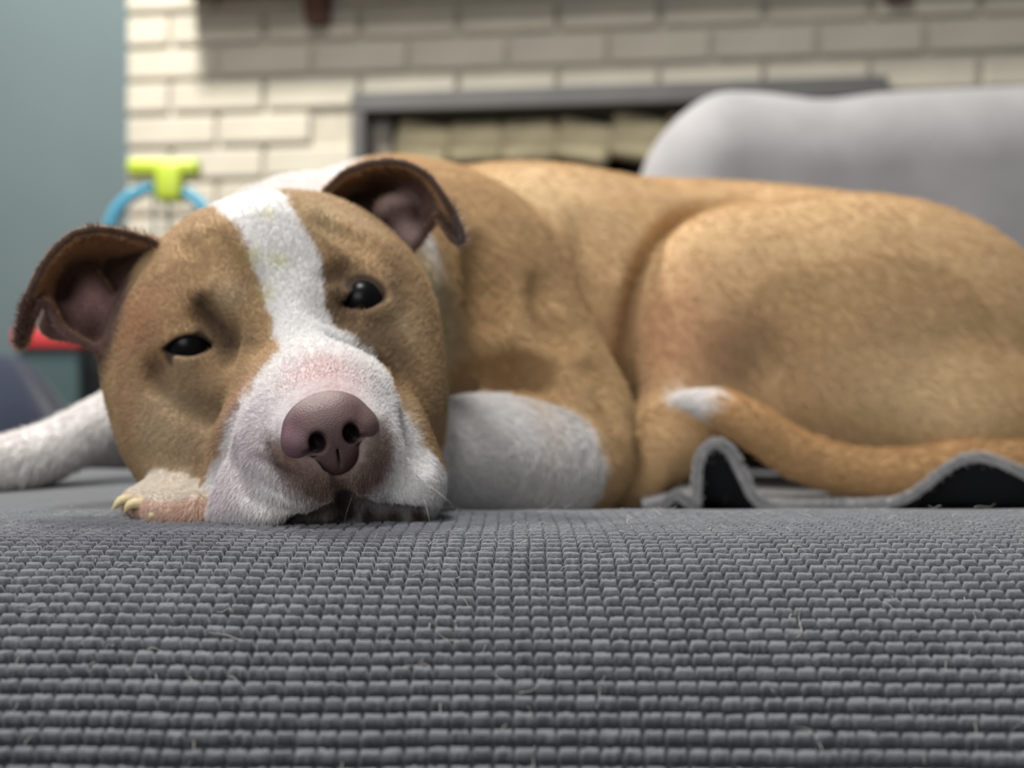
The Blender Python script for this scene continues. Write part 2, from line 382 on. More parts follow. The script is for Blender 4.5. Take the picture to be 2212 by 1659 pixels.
def sheet(pts, rad, k, mode=1, chunk=200):
    """union with a thickened sheet given by a dense point cloud"""
    pts = np.asarray(pts, np.float32); rad = np.asarray(rad, np.float32)
    lo, hi = pts.min(0)-0.004, pts.max(0)+0.004; mg = k+0.006
    s = region(lo-mg, hi+mg); sub = Fd[s]
    gx, gy, gz = np.meshgrid(AX[s[0]], AY[s[1]], AZ[s[2]], indexing='ij')
    G = np.stack([gx.ravel(), gy.ravel(), gz.ravel()], 1)
    from mathutils.kdtree import KDTree
    # coarse hashing: only grid nodes within 10 mm of the sheet
    best = np.full(len(G), 0.04, np.float32)
    cell = 0.010; keyf = lambda q: (np.floor((q-lo+0.05)/cell)).astype(np.int64)
    ck = keyf(pts); gk = keyf(G)
    mul = np.array([1, 4096, 4096*4096])
    from collections import defaultdict
    bucket = defaultdict(list)
    for i, c in enumerate(ck@mul): bucket[int(c)].append(i)
    gid = gk@mul; order = np.argsort(gid, kind='stable'); sg = gid[order]
    uniq, st = np.unique(sg, return_index=True); st = np.append(st, len(sg))
    offs = [dx+dy*4096+dz*4096*4096 for dx in (-1,0,1) for dy in (-1,0,1) for dz in (-1,0,1)]
    for j, c in enumerate(uniq):
        idx = []
        for o_ in offs: idx += bucket.get(int(c)+o_, [])
        if not idx: continue
        gi = order[st[j]:st[j+1]]; pp = pts[idx]; rr = rad[idx]
        d2 = ((G[gi][:,None,:]-pp[None])**2).sum(2); 
        best[gi] = (np.sqrt(d2)-rr[None]).min(1)
    d = best.reshape(sub.shape)
    Fd[s] = smin(sub, d, k) if mode > 0 else -smin(-sub, d, k)
def samp(p):
    p = np.asarray(p, float); idx = []; fr = []
    for a, A in enumerate((AX,AY,AZ)):
        i = np.clip(np.searchsorted(A, p[:,a])-1, 0, len(A)-2); idx.append(i); fr.append(np.clip((p[:,a]-A[i])/(A[i+1]-A[i]),0,1))
    o = 0
    for dx in (0,1):
        for dy in (0,1):
            for dz in (0,1):
                wgt = (fr[0] if dx else 1-fr[0])*(fr[1] if dy else 1-fr[1])*(fr[2] if dz else 1-fr[2])
                o = o+wgt*Fd[idx[0]+dx, idx[1]+dy, idx[2]+dz]
    return o
def hit(u, v, y0=0.47, y1=1.1):
    """the body surface point seen at a measured position"""
    Ys = np.arange(y0, y1, 0.0008); pts = np.stack([(u-U0)/FPX*Ys, Ys, CAMZ-(v-V0)/FPX*Ys], 1)
    f = samp(pts); i = np.argmax(f < 0)
    if f[i] >= 0: return P(u, v, 0.58)
    if i > 0:
        t = f[i-1]/(f[i-1]-f[i]+1e-9); return pts[i-1]*(1-t)+pts[i]*t
    return pts[i]
def crease(px, r, sink, k, mode=-1, n=16, taper=True, y1=1.15):
    """groove (or ridge) following the surface through measured positions"""
    c = spline(np.array(px, float), n); pts = [hit(u, v, y1=y1) for u, v in c]
    rad = []
    for i, q_ in enumerate(pts):
        d = q_-np.array([0,0,CAMZ]); d /= np.linalg.norm(d)
        t = i/(n-1); tp_ = math.sin(math.pi*min(max(t,0.02),0.98))**0.6 if taper else 1
        rad.append(r*(0.35+0.65*tp_))
        off = rad[-1]-1.6*sink*tp_+k*0.25
        pts[i] = q_-d*off
    chain(pts, rad, k, mode)

#=====================DOG_PRIMS
# ---- trunk
NECK_A, NECK_B = P(615, 690, 0.68), P(840, 650, 0.82)
cone(NECK_A, NECK_B, 0.070, 0.088, 0.02, 1)
ell(P(630, 615, 0.755), (0.062,0.06,0.060), 0.03, EYE3)
ell(P(880, 640, 0.84), (0.10,0.085,0.085), 0.04, EYE3)
ell(P(1130, 690, 0.95), (0.19,0.105,0.122), 0.04, EYE3)
ell(P(1500, 700, 1.01), (0.21,0.09,0.119), 0.04, EYE3)
ell(P(1810, 720, 1.00), (0.150,0.105,0.106), 0.04, EYE3)
ell(P(2010, 800, 0.97), (0.125,0.10,0.086), 0.04, EYE3)
# ---- far foreleg stretched to the left
LEG = spline([P(600,790,0.84), P(430,835,0.815), P(290,880,0.78), P(120,970,0.73), P(-20,1020,0.695), P(-140,1048,0.67)], 20)
chain(LEG, np.interp(np.linspace(0,5,20), range(6), [0.040,0.022,0.0130,0.0130,0.0135,0.018]), 0.012)
# ---- near foreleg folded under the chin
FORE = [P(1180,1010,0.725), P(1040,985,0.69), P(850,1020,0.64), P(640,1085,0.60), P(480,1092,0.575)]
FS = spline(FORE, 24); chain(FS, np.interp(np.linspace(0,4,24), range(5), [0.030,0.0295,0.0255,0.020,0.0155]), 0.012)
# ---- haunch
crease([(1620,425),(1510,490),(1450,590),(1415,700),(1390,820),(1365,930)], 0.022, 0.013, 0.012, n=20)
# ---- near shoulder and upper arm
chain([P(990,640,0.83), P(1110,830,0.80), P(1235,1000,0.765)], [0.070,0.055,0.036], 0.03)
ell(P(1150, 900, 0.785), (0.06,0.035,0.04), 0.03, EYE3)
group_begin()
ell(P(1835, 715, 0.885), (0.150,0.076,0.100), 0.012, EYE3)
ell(P(1560, 640, 0.880), (0.048,0.045,0.055), 0.04, EYE3)
ell(P(1500, 760, 0.872), (0.032,0.035,0.045), 0.03, EYE3)
chain([P(1520,800,0.865), P(1440,950,0.835), P(1345,1045,0.80), P(1250,1085,0.775)], [0.040,0.024,0.0175,0.014], 0.02)
chain([P(1740,860,0.850), P(2080,910,0.835), P(2300,930,0.84)], [0.030,0.033,0.03], 0.035)
ell(P(1595, 800, 0.795), (0.034,0.020,0.026), 0.025, EYE3, -1)
group_end(0.008)
# ---- tail
TAIL = spline([P(2400,960,0.86), P(2212,1000,0.81), P(2050,1015,0.795), P(1880,1024,0.785), P(1730,985,0.775), P(1620,915,0.77), P(1540,878,0.775), P(1462,864,0.78)], 22)
TR = np.interp(np.linspace(0,1,22), [0,0.3,0.55,0.8,0.92,1], [0.021,0.0165,0.0150,0.0125,0.0070,0.0010])
chain(TAIL, TR, 0.004)

# ---- skull
SK = P(600, 690, 0.628)
ell(SK, (0.076,0.070,0.064), 0.012)
ell(P(570, 610, 0.615), (0.044,0.044,0.026), 0.03)       # crown
ell(P(370, 820, 0.603), (0.030,0.038,0.040), 0.03)       # near cheek
ell(P(430, 960, 0.590), (0.030,0.035,0.030), 0.03)
ell(P(815, 760, 0.612), (0.029,0.040,0.046), 0.03)       # far cheek
ell(P(830, 900, 0.590), (0.023,0.035,0.030), 0.03)
ell(P(502, 642, 0.567), (0.013,0.012,0.015), 0.010)
ell(P(400, 690, 0.573), (0.016,0.012,0.009), 0.012)      # brows
ell(P(752, 580, 0.590), (0.020,0.014,0.014), 0.016)
ell(P(625, 600, 0.587), (0.022,0.016,0.034), 0.02)       # forehead ridge
# ---- muzzle
cone(P(640, 790, 0.572), P(700, 905, 0.530), 0.034, 0.030, 0.02)
ell(P(690, 930, 0.535), (0.037,0.036,0.030), 0.018)
ell(P(585, 1010, 0.540), (0.026,0.034,0.028), 0.016)     # near flews
ell(P(560, 1075, 0.535), (0.026,0.030,0.0165), 0.014)
ell(P(845, 1000, 0.545), (0.020,0.032,0.028), 0.016)     # far flews
ell(P(868, 1050, 0.545), (0.0155,0.028,0.016), 0.012)
ell(P(705, 1045, 0.525), (0.030,0.024,0.014), 0.012)
ell(P(722, 985, 0.510), (0.024,0.0205,0.019), 0.012)
# chin and lower lip
ell(P(760, 1105, 0.545), (0.034,0.028,0.009), 0.006, EYE3)

#=====================DOG_EARS
def ear(R, L, depths, bulge, s_list, nb=70, nt=34):
    s_ = np.array(s_list); ts = np.linspace(0,1,nb)
    fi = lambda arr: np.stack([np.interp(ts, s_, np.array(arr, float)[:,i]) for i in range(np.array(arr).shape[1])], 1)
    def smo(a):
        for _ in range(3):
            b_ = a.copy(); b_[1:-1] = (a[:-2]+2*a[1:-1]+a[2:])/4; a = b_
        return a
    Rp, Lp, D = smo(fi(R)), smo(fi(L)), smo(fi(depths))
    bl = smo(np.interp(ts, s_, bulge)[:,None])[:,0]
    out = []; rd = []; tt = []
    for i in range(nb):
        for t in np.linspace(0,1,nt):
            uv = Rp[i]*(1-t)+Lp[i]*t
            y = D[i,0]*(1-t)+D[i,1]*t+bl[i]*(4*t*(1-t))**0.7
            out.append(P(uv[0], uv[1], y)); rd.append(0.0021 if t > 0.02 else 0.0024); tt.append(t)
    return np.array(out), np.array(rd)
SL = [0,.15,.3,.42,.52,.62,.72,.8,.9,1]
EL = ear([(330,522),(275,505),(215,495),(165,503),(127,533),(97,570),(74,613),(59,652),(47,700),(42,742)],
         [(335,560),(305,620),(268,700),(238,770),(185,742),(130,708),(103,658),(86,650),(66,700),(50,745)],
         [(.585,.590),(.578,.590),(.572,.588),(.570,.585),(.568,.582),(.567,.576),(.566,.572),(.566,.569),(.566,.568),(.566,.567)],
         [.010,.024,.032,.032,.028,.020,.010,.004,.002,.001], SL)
SR = [0,.15,.3,.42,.5,.6,.7,.8,.9,1]
ER = ear([(705,412),(745,374),(795,354),(845,349),(885,357),(925,380),(953,418),(975,455),(993,492),(999,520)],
         [(715,440),(770,480),(830,525),(880,545),(895,530),(922,498),(942,466),(955,480),(970,508),(988,526)],
         [(.632,.640),(.626,.640),(.622,.640),(.620,.640),(.620,.638),(.620,.634),(.620,.628),(.620,.624),(.620,.622),(.620,.621)],
         [.010,.026,.034,.034,.030,.022,.010,.004,.002,.001], SR)
sheet(EL[0], EL[1], 0.006); sheet(ER[0], ER[1], 0.006)
ell(P(165,690,0.592), (0.018,0.008,0.010), 0.006); ell(P(200,650,0.600), (0.010,0.008,0.016), 0.006)
ell(P(855,448,0.648), (0.012,0.007,0.008), 0.006); ell(P(880,500,0.646), (0.008,0.006,0.010), 0.006)

#=====================DOG_FACE
# eyes: lids round a ball, then the almond opening
EYES = []
for (u, v, ow, oh, tilt, name) in ((408, 747, 0.0088, 0.0046, -0.08, 'L'), (783, 648, 0.0072, 0.0050, 0.04, 'R')):
    h_ = hit(u, v); d = h_-np.array([0,0,CAMZ]); d /= np.linalg.norm(d)
    c = h_+d*0.0085; EYES.append(c)
    ell(c+d*0.0002, (0.0150,0.0128,0.0135), 0.008)
    Bx = np.cross(d, [0,0,1.0]); Bx /= np.linalg.norm(Bx); Bz = np.cross(Bx, d)
    a = roll*0.55+tilt; Bx2 = math.cos(a)*Bx+math.sin(a)*Bz; Bz2 = -math.sin(a)*Bx+math.cos(a)*Bz
    ell(c-d*0.012, (ow, 0.016, oh), 0.0022, np.stack([Bx2, d, Bz2]), -1)
    for sg in (-1, 1):
        ell(c-d*0.011+Bx2*ow*0.85*sg-Bz2*0.0008, (0.0045, 0.012, 0.0022), 0.002, np.stack([Bx2, d, Bz2]), -1)
# inner corner hollows
ell(hit(478,735)-HY*-0.002, (0.008,0.006,0.011), 0.012, HB, -1)
ell(hit(715,665)+HY*0.003, (0.007,0.006,0.011), 0.012, HB, -1)
# wrinkles of the face
crease([(430,640),(445,680),(470,720)], 0.0045, 0.0022, 0.006)
crease([(395,515),(415,560),(425,610)], 0.005, 0.0012, 0.006)
crease([(450,500),(475,545),(490,590)], 0.005, 0.0012, 0.006)
crease([(690,470),(750,500),(800,540)], 0.005, 0.0010, 0.006)
crease([(520,560),(548,620),(556,690),(545,750)], 0.005, 0.0018, 0.008)
crease([(340,780),(345,820),(400,870),(470,910)], 0.0045, 0.0016, 0.007)
crease([(700,600),(740,590),(800,600),(840,630)], 0.004, 0.0014, 0.006)
crease([(720,715),(780,745),(850,800),(880,860)], 0.0045, 0.0014, 0.007)
crease([(520,1010),(560,1050),(610,1075)], 0.003, 0.0019, 0.003)
crease([(510,960),(500,1000),(530,1060),(590,1100),(640,1110)], 0.0032, 0.0023, 0.003)
crease([(540,985),(580,1020),(640,1040)], 0.003, 0.0016, 0.003)
crease([(500,890),(470,960),(445,1030),(432,1090)], 0.005, 0.0022, 0.006)
crease([(880,880),(905,950),(925,1000)], 0.004, 0.0016, 0.006)
# seat of the nose leather
NC = P(708, 925, 0.502)
ell(NC+HY*0.006+HZ*0.0005, (0.0165,0.020,0.0120), 0.002, HB, -1); ell(NC+HY*0.004-HZ*0.0105, (0.0095,0.015,0.0095), 0.002, HB, -1)
# mouth
crease([(735,1035),(743,1062),(748,1085)], 0.0026, 0.0024, 0.003, taper=False)
crease([(640,1128),(700,1108),(748,1080),(800,1098),(900,1108)], 0.0042, 0.0036, 0.003, taper=False)
# folds of the trunk
crease([(1262,460),(1285,560),(1300,660),(1310,760)], 0.010, 0.0036, 0.014)
crease([(1205,690),(1250,760),(1300,810),(1330,900)], 0.008, 0.0036, 0.010)
crease([(1170,600),(1200,680),(1220,740)], 0.009, 0.0028, 0.012)
crease([(1060,700),(1070,770),(1150,800),(1230,850)], 0.008, 0.0032, 0.010)
crease([(965,845),(1030,815),(1110,798),(1210,808)], 0.007, 0.0038, 0.008)
crease([(1060,838),(1120,826),(1200,836)], 0.006, 0.0028, 0.008)
crease([(960,640),(975,720),(965,800)], 0.010, 0.0032, 0.012)
crease([(1040,520),(1060,620),(1055,700)], 0.011, 0.0024, 0.014)
# ---- front paw beside the muzzle
TOES = [(P(360,1066,0.560), P(292,1084,0.546), 0.0110, 0.0066), (P(380,1080,0.552), P(312,1092,0.535), 0.0105, 0.0068), (P(430,1096,0.548), P(352,1103,0.5285), 0.0115, 0.0096), (P(450,1102,0.550), P(412,1108,0.525), 0.0115, 0.0092)]
ell(P(405,1072,0.562), (0.020,0.020,0.0115), 0.008, EYE3)
for a, b, r1, r2 in TOES: cone(a, b, r1, r2, 0.0025)

# rest on the seat
s_all = (slice(None), slice(None), slice(None))
hs = seat_z(AX[:,None], AY[None,:]).astype(np.float32)
Fd = -smin(-Fd, -(hs[:,:,None]-0.0010-AZ[None,None,:]), 0.003)
Fd[0] = Fd[-1] = 0.04; Fd[:,0] = Fd[:,-1] = 0.04; Fd[:,:,0] = Fd[:,:,-1] = 0.04

#=====================POLYGONISE
def surface_nets(Fv, ax, ay, az):
    neg = Fv < 0
    c = neg[:-1,:-1,:-1].astype(np.int8)
    cnt = sum(neg[dx:neg.shape[0]-1+dx, dy:neg.shape[1]-1+dy, dz:neg.shape[2]-1+dz].astype(np.int8) for dx in (0,1) for dy in (0,1) for dz in (0,1))
    act = (cnt > 0) & (cnt < 8)
    ci, cj, ck = np.nonzero(act); n = len(ci)
    ids = np.full(act.shape, -1, np.int32); ids[ci,cj,ck] = np.arange(n)
    acc = np.zeros((n,3)); num = np.zeros(n)
    corners = [(dx,dy,dz) for dx in (0,1) for dy in (0,1) for dz in (0,1)]
    pos = lambda d: np.stack([ax[ci+d[0]], ay[cj+d[1]], az[ck+d[2]]], 1).astype(float)
    val = {d: Fv[ci+d[0], cj+d[1], ck+d[2]].astype(float) for d in corners}
    for a in corners:
        for axis in range(3):
            if a[axis]: continue
            b = list(a); b[axis] = 1; b = tuple(b)
            x = (val[a] < 0) != (val[b] < 0)
            t = np.where(x, val[a]/(val[a]-val[b]+1e-20), 0)
            p = pos(a)*(1-t)[:,None]+pos(b)*t[:,None]
            acc[x] += p[x]; num[x] += 1
    Vv = acc/num[:,None]
    Fs = []
    for axis in range(3):
        lo = [slice(None)]*3; hi = [slice(None)]*3; lo[axis] = slice(0,-1); hi[axis] = slice(1,None)
        a = neg[tuple(lo)]; b = neg[tuple(hi)]
        o1, o2 = [(1,2),(2,0),(0,1)][axis]
        e = np.argwhere(a != b)
        e = e[(e[:,o1] > 0) & (e[:,o2] > 0) & (e[:,o1] < neg.shape[o1]-1) & (e[:,o2] < neg.shape[o2]-1)]
        def cell(d1, d2):
            q = e.copy(); q[:,o1] -= d1; q[:,o2] -= d2; return ids[q[:,0],q[:,1],q[:,2]]
        quad = np.stack([cell(1,1), cell(0,1), cell(0,0), cell(1,0)], 1)
        flip = ~a[e[:,0],e[:,1],e[:,2]]
        quad[flip] = quad[flip][:,::-1]
        Fs.append(quad)
    return Vv, np.concatenate(Fs)
def smooth_verts(Vv, Fq, it, lam=0.5):
    n = len(Vv)
    e = np.concatenate([Fq[:,[0,1]],Fq[:,[1,2]],Fq[:,[2,3]],Fq[:,[3,0]]]); e = np.concatenate([e, e[:,::-1]])
    deg = np.bincount(e[:,0], minlength=n)
    for _ in range(it):
        s = np.stack([np.bincount(e[:,0], Vv[e[:,1],i], minlength=n) for i in range(3)], 1)/np.maximum(deg,1)[:,None]
        Vv = Vv*(1-lam)+s*lam
    return Vv
DV, DF = surface_nets(Fd, AX, AY, AZ)
DV = smooth_verts(DV, DF, 2)
def face_normals(Vv, Fq):
    n = np.cross(Vv[Fq[:,2]]-Vv[Fq[:,0]], Vv[Fq[:,3]]-Vv[Fq[:,1]]); a = np.linalg.norm(n, axis=1)
    return n/(a[:,None]+1e-15), a*0.5
FN, FA = face_normals(DV, DF)

#=====================COAT
def poly_sd(q, poly):
    poly = np.asarray(poly); d = np.full(len(q), 1e9); ins = np.zeros(len(q), bool)
    for i in range(len(poly)):
        a, b = poly[i], poly[(i+1) % len(poly)]; e = b-a; w_ = q-a
        t = np.clip((w_@e)/(e@e), 0, 1); d = np.minimum(d, ((w_-t[:,None]*e)**2).sum(1))
        cnd = (a[1] <= q[:,1]) != (b[1] <= q[:,1])
        xi = a[0]+(q[:,1]-a[1])/(e[1]+1e-12)*e[0]
        ins ^= cnd & (q[:,0] < xi)
    return np.where(ins, -1, 1)*np.sqrt(d)
HC = P(595, 695, 0.565)
def headxz(p): q_ = np.asarray(p)-HC; return np.stack([q_@HX, q_@HZ], -1)
BLAZE_PX = [(468,458),(540,432),(622,432),(640,470),(668,520),(690,565),(698,640),(702,690),(745,722),(800,772),(848,840),(878,895),(905,950),(950,1000),(985,1050),(985,1120),(700,1160),(430,1125),(436,1060),(462,1000),(490,930),(530,860),(572,800),(602,760),(592,700),(566,620),(535,540),(512,490)]
BLAZE = np.array([headxz(hit(u, v)) for u, v in BLAZE_PX])
BLAZE[1] = BLAZE[0]+np.array([-0.004,0.045]); BLAZE = np.insert(BLAZE, 2, BLAZE[2]+np.array([0.006,0.045]), axis=0)
T_TAN = lin(213,178,132); T_WHITE = lin(245,241,238); T_CREAM = lin(226,208,168); T_SMOKE = lin(78,60,48); T_FACE = lin(192,160,120)
T_PINK = lin(226,184,182); T_RED = lin(184,128,100); T_LIP = lin(52,40,40); T_FRINGE = lin(112,90,80); T_PALE = lin(196,176,146); T_LAV = lin(228,214,219); T_YEL = lin(222,222,150)
def G(u, v, rad, col, amt): return (hit(u, v), rad, col, amt)
SPOTS_TAN = [G(500,742,.010,T_SMOKE,0.85), G(540,740,.007,T_SMOKE,0.45), G(478,712,.007,T_SMOKE,.85), G(440,652,.0055,T_SMOKE,.85), G(455,685,.006,T_SMOKE,.85), G(408,748,.012,T_SMOKE,0.55), G(335,795,.007,T_SMOKE,.7), G(420,868,.010,T_SMOKE,0.42), G(470,880,.010,T_SMOKE,0.40),
    G(735,640,.010,T_SMOKE,.8), G(728,690,.010,T_SMOKE,.7), G(735,590,.008,T_SMOKE,.6), G(770,730,.012,T_SMOKE,0.76), G(783,648,.013,T_SMOKE,0.71), G(850,620,.008,T_SMOKE,.45), G(820,720,.014,T_SMOKE,0.51), G(850,780,.012,T_SMOKE,0.56),
    G(300,690,.018,T_RED,.55), G(290,880,.014,T_RED,.4), G(520,860,.010,T_RED,.35), G(500,920,.012,T_RED,.3),
    G(505,640,.008,T_PALE,.7), G(400,800,.008,T_PALE,.4), G(340,900,.018,T_PALE,.6), G(400,960,.020,T_PALE,.6), G(430,1030,.016,T_FRINGE,.35), G(860,880,.016,T_PALE,.5), G(870,700,.012,T_PALE,.4), G(700,470,.014,T_CREAM,.4)]
SPOTS_WHITE = [G(690,815,.017,T_PINK,.55), G(740,840,.012,T_PINK,.35), G(545,960,.022,T_LAV,.7), G(470,1080,.014,T_LAV,.7), G(590,960,.006,T_FRINGE,.55), G(605,1000,.006,T_FRINGE,.5), G(650,1040,.006,T_FRINGE,.5), G(830,960,.006,T_FRINGE,.5), G(820,1010,.006,T_FRINGE,.55), G(690,1060,.006,T_FRINGE,.5), G(625,985,.007,T_FRINGE,.8), G(650,1010,.007,T_FRINGE,.8), G(690,1035,.007,T_FRINGE,.8), G(720,1052,.006,T_FRINGE,.8), G(760,1050,.006,T_FRINGE,.7), G(790,1020,.007,T_FRINGE,.8), G(815,985,.006,T_FRINGE,.7),
    G(700,1085,.008,T_PINK,.6), G(800,1030,.007,T_PINK,.6), G(815,1035,.0035,T_FRINGE,.8), G(680,1095,.005,T_FRINGE,.6), G(770,1060,.006,T_FRINGE,.6), G(745,1072,.006,T_FRINGE,.85), G(600,985,.0065,T_FRINGE,.75), G(622,1020,.0065,T_FRINGE,.75), G(655,1048,.0065,T_FRINGE,.75), G(695,1062,.006,T_FRINGE,.75), G(790,1048,.006,T_FRINGE,.6), G(822,1005,.006,T_FRINGE,.7), G(828,960,.0055,T_FRINGE,.6), G(590,950,.004,T_FRINGE,.5), G(735,1045,.005,T_FRINGE,.8),
    G(550,560,.004,T_YEL,.5), G(603,568,.004,T_YEL,.5), G(580,640,.0045,T_YEL,.4), G(580,465,.004,T_YEL,.35)]
LIPS = [hit(u, v) for u, v in ((748,1094),(620,1130),(655,1128),(690,1128),(740,1105),(790,1112),(850,1115),(900,1112),(720,1135),(820,1130))]
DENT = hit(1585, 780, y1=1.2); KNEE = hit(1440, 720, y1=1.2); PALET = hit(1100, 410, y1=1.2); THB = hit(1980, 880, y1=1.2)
COLLAR = [hit(u, v, y0=0.64) for u, v in ((905,560),(925,600),(938,650),(942,700),(942,760),(938,820),(930,880))]
EARC = [P(190,610,0.60), P(850,440,0.645)]
EARPTS = [EL[0][::3], ER[0][::3]]
FORE_N = np.array(FORE)
def seg_d(p, a, b):
    ba = b-a; t = np.clip(((p-a)@ba)/(ba@ba), 0, 1); return np.linalg.norm(p-a-t[:,None]*ba, axis=1), t
PAWTOP = P(405,1072,0.562)
def coat(p, n):
    """coat colour for points p with outward normals n"""
    N = len(p); col = np.tile(T_TAN, (N,1))
    def mix(c, a):
        nonlocal col
        a = np.clip(np.asarray(a), 0, 1)[:,None]; col = col*(1-a)+np.asarray(c)*a
    nz1 = vnoise(p, 35, 11); nz2 = vnoise(p, 160, 12); nz3 = vnoise(p, 600, 13)
    mix(T_TAN*0.86, 0.5+0.5*nz1); 
    g = lambda c, r: np.exp(-((p-c)**2).sum(1)/(r*r))
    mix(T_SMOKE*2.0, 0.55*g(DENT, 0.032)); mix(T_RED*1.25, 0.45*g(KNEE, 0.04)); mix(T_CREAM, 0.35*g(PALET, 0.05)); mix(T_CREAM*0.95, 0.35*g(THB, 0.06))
    # belly, chest and collar are white
    bel = sst(0.02, -0.02, p[:,2]+0.02*nz1)*sst(0.845,0.87,p[:,1]); mix(T_WHITE, bel)
    dd = p[:,1]+0.9*(p[:,0]+0.108)-0.765+0.006*nz1+0.003*nz2
    inhead = (p[:,1] < 0.69)
    mix(T_WHITE, sst(0.012,-0.006, dd)*(~inhead | (p[:,0] > -0.035) ))
    for c in COLLAR: mix(T_CREAM*1.05, 0.9*g(c, 0.013))
    mix(T_WHITE, sst(-0.098,-0.112,p[:,0]+0.003*nz2)*(p[:,1] > 0.66))
    # far leg
    mix(T_WHITE, sst(-0.20,-0.23,p[:,0])*(p[:,1] > 0.645))
    # near forearm, white with a tan elbow
    for i in range(len(FORE)-1):
        d, t = seg_d(p, FORE_N[i], FORE_N[i+1])
        mk = sst(0.040, 0.034, d)*(p[:,2] < 0.075)*(p[:,1] < 0.735)*sst(0.060,0.050, p[:,0]+0.35*(p[:,2]-0.02)+0.004*nz2)*sst(0.062,0.056,p[:,2]+0.002*nz2)
        mix(T_WHITE*0.92, mk)
    # head
    q = headxz(p); hm = (p[:,1] < 0.69)*(p[:,2] > -0.01)*((p[:,0] < -0.03))*(p[:,1] < 0.66+0.5*np.clip(p[:,0]+0.10,-0.02,0.2))
    pd = np.linalg.norm((p-PAWTOP)/np.array([1,1,0.6]), axis=1)-0.0200
    for a, b, r1, r2 in TOES: d, t = seg_d(p, a, b); pd = np.minimum(pd, d-(r1+(r2-r1)*t))
    fore = sst(0.0040, 0.0015, pd)
    hm = hm*(1-fore)*(1-(p[:,2] < 0.06)*(p[:,0] > -0.085)*(p[:,1] > 0.605))
    col = np.where(hm[:,None] > 0, T_FACE*(0.93+0.10*nz1+0.07*nz2)[:,None], col)
    sd = poly_sd(q, BLAZE)+0.0016*nz2+0.0012*nz3
    white = sst(0.0016, -0.0016, sd)*hm
    for c, r, cc, a in SPOTS_TAN: mix(cc, a*g(c, r)*(1+0.3*nz3)*hm)
    mix(T_WHITE, white)
    for c, r, cc, a in SPOTS_WHITE: mix(cc, a*g(c, r)*(1+0.5*nz3)*hm)
    ql = (p-NC)@HB.T; rr = np.sqrt((ql[:,0]/0.021)**2+((ql[:,2]+0.006)/0.0185)**2)
    mix(T_FRINGE, 0.8*sst(1.32,1.02,rr+0.06*nz3)*sst(0.003,-0.004,ql[:,2])*hm)
    for c in LIPS: mix(T_LIP, 1.1*g(c, 0.0065)*hm)
    # back of the crown is white
    crown = sst(0.070,0.076, q[:,1]+0.10*np.clip(q[:,0],-1,0)+0.002*nz2)*hm*(np.abs(q[:,0]+0.0) < 0.05); mix(T_WHITE, crown*sst(0.60,0.615,p[:,1]))
    # eyelid rims
    for c in EYES:
        d = np.linalg.norm(p-c, axis=1); mix(lin(44,33,30), 0.85*sst(0.0140,0.0119,d))
    # ears: brown lining, pink in the concha
    for j, E in enumerate(EARPTS):
        near = np.linalg.norm(p-EARC[j], axis=1) < 0.075
        if not near.any(): continue
        pn = p[near]; dm = np.full(len(pn), 1.0)
        for k0 in range(0, len(E), 64): dm = np.minimum(dm, np.linalg.norm(pn[:,None]-E[None,k0:k0+64], axis=2).min(1))
        front = sst(0.30, 0.65, -n[near,1])
        m_ = np.zeros(N); m_[near] = sst(0.0045, 0.0030, dm)*front
        mix(lin(72,54,47), m_*0.95)
        rim = np.zeros(N); rim[near] = sst(0.0045,0.0030,dm)*(1-front); mix(lin(188,146,110), rim*0.8)
    for c, r in ((P(165,690,0.586), 0.014), (P(205,650,0.594), 0.010), (P(858,446,0.642), 0.012), (P(882,505,0.64), 0.008)):
        mix(lin(92,68,62), 0.9*sst(0.10,0.45,g(c, r*1.9))*sst(0.0,0.3,-n[:,1]))
        mix(lin(205,160,156) if c[0] < -0.15 else lin(226,196,190), (0.5 if c[0] < -0.15 else 0.6)*g(c, r*0.85))
    # paw
    pw = fore; mix(lin(226,214,198), pw)
    low = pw*sst(0.0135,0.0085,p[:,2]+0.0015*nz2); mix(lin(218,178,158), low*0.85)
    # tail
    dt = np.full(N, 1.0); ti = np.zeros(N)
    for i in range(0, len(TAIL)-1):
        d, t = seg_d(p, TAIL[i], TAIL[i+1]); b = d < dt; dt[b] = d[b]; ti[b] = i+t[b]
    tm = sst(0.024,0.020,dt)*(p[:,1] < 0.815)*(p[:,0] > 0.09)
    mix(lin(204,164,116)*(1+0.15*nz3)[:,None], tm); mix(T_WHITE, tm*sst(16.6,18.0,ti+0.6*nz2))
    return np.clip(col, 0, 1)

vn = np.zeros_like(DV)
for i in range(4): 
    for a in range(3): vn[:,a] += np.bincount(DF[:,i], FN[:,a]*FA, minlength=len(DV))
vn /= np.linalg.norm(vn, axis=1)[:,None]+1e-12
dog = empty('dog', (0, 0.8, 0)); tag(dog, 'tan and white short-haired dog lying with its chin on the grey couch', 'dog')
OFF = np.array([0,0.8,0])
me = mesh_np('body', DV-OFF, DF)
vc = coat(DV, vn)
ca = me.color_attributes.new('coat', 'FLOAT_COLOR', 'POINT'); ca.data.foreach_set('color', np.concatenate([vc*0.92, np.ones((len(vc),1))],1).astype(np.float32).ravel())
m_skin = mat('short_coat', rough=0.75, noise=0.12, scale=500, bump=0.25, bscale=900, spec=0.2, attr='coat', sheen=0.1)
body = link('body', me, m_skin, dog)

# ---- eyes
m_eye = mat('dark_eye', lin(12,12,14), 0.32, spec=0.18); m_iris = mat('iris_brown', lin(40,30,26), 0.2)
for c in EYES:
    bm = bmesh.new(); bmesh.ops.create_uvsphere(bm, u_segments=32, v_segments=20, radius=0.0103)
    o = link('eye', bm_mesh('eye', bm, True), m_eye, dog); o.location = c-OFF; o['label'] = 'glossy dark brown eye'

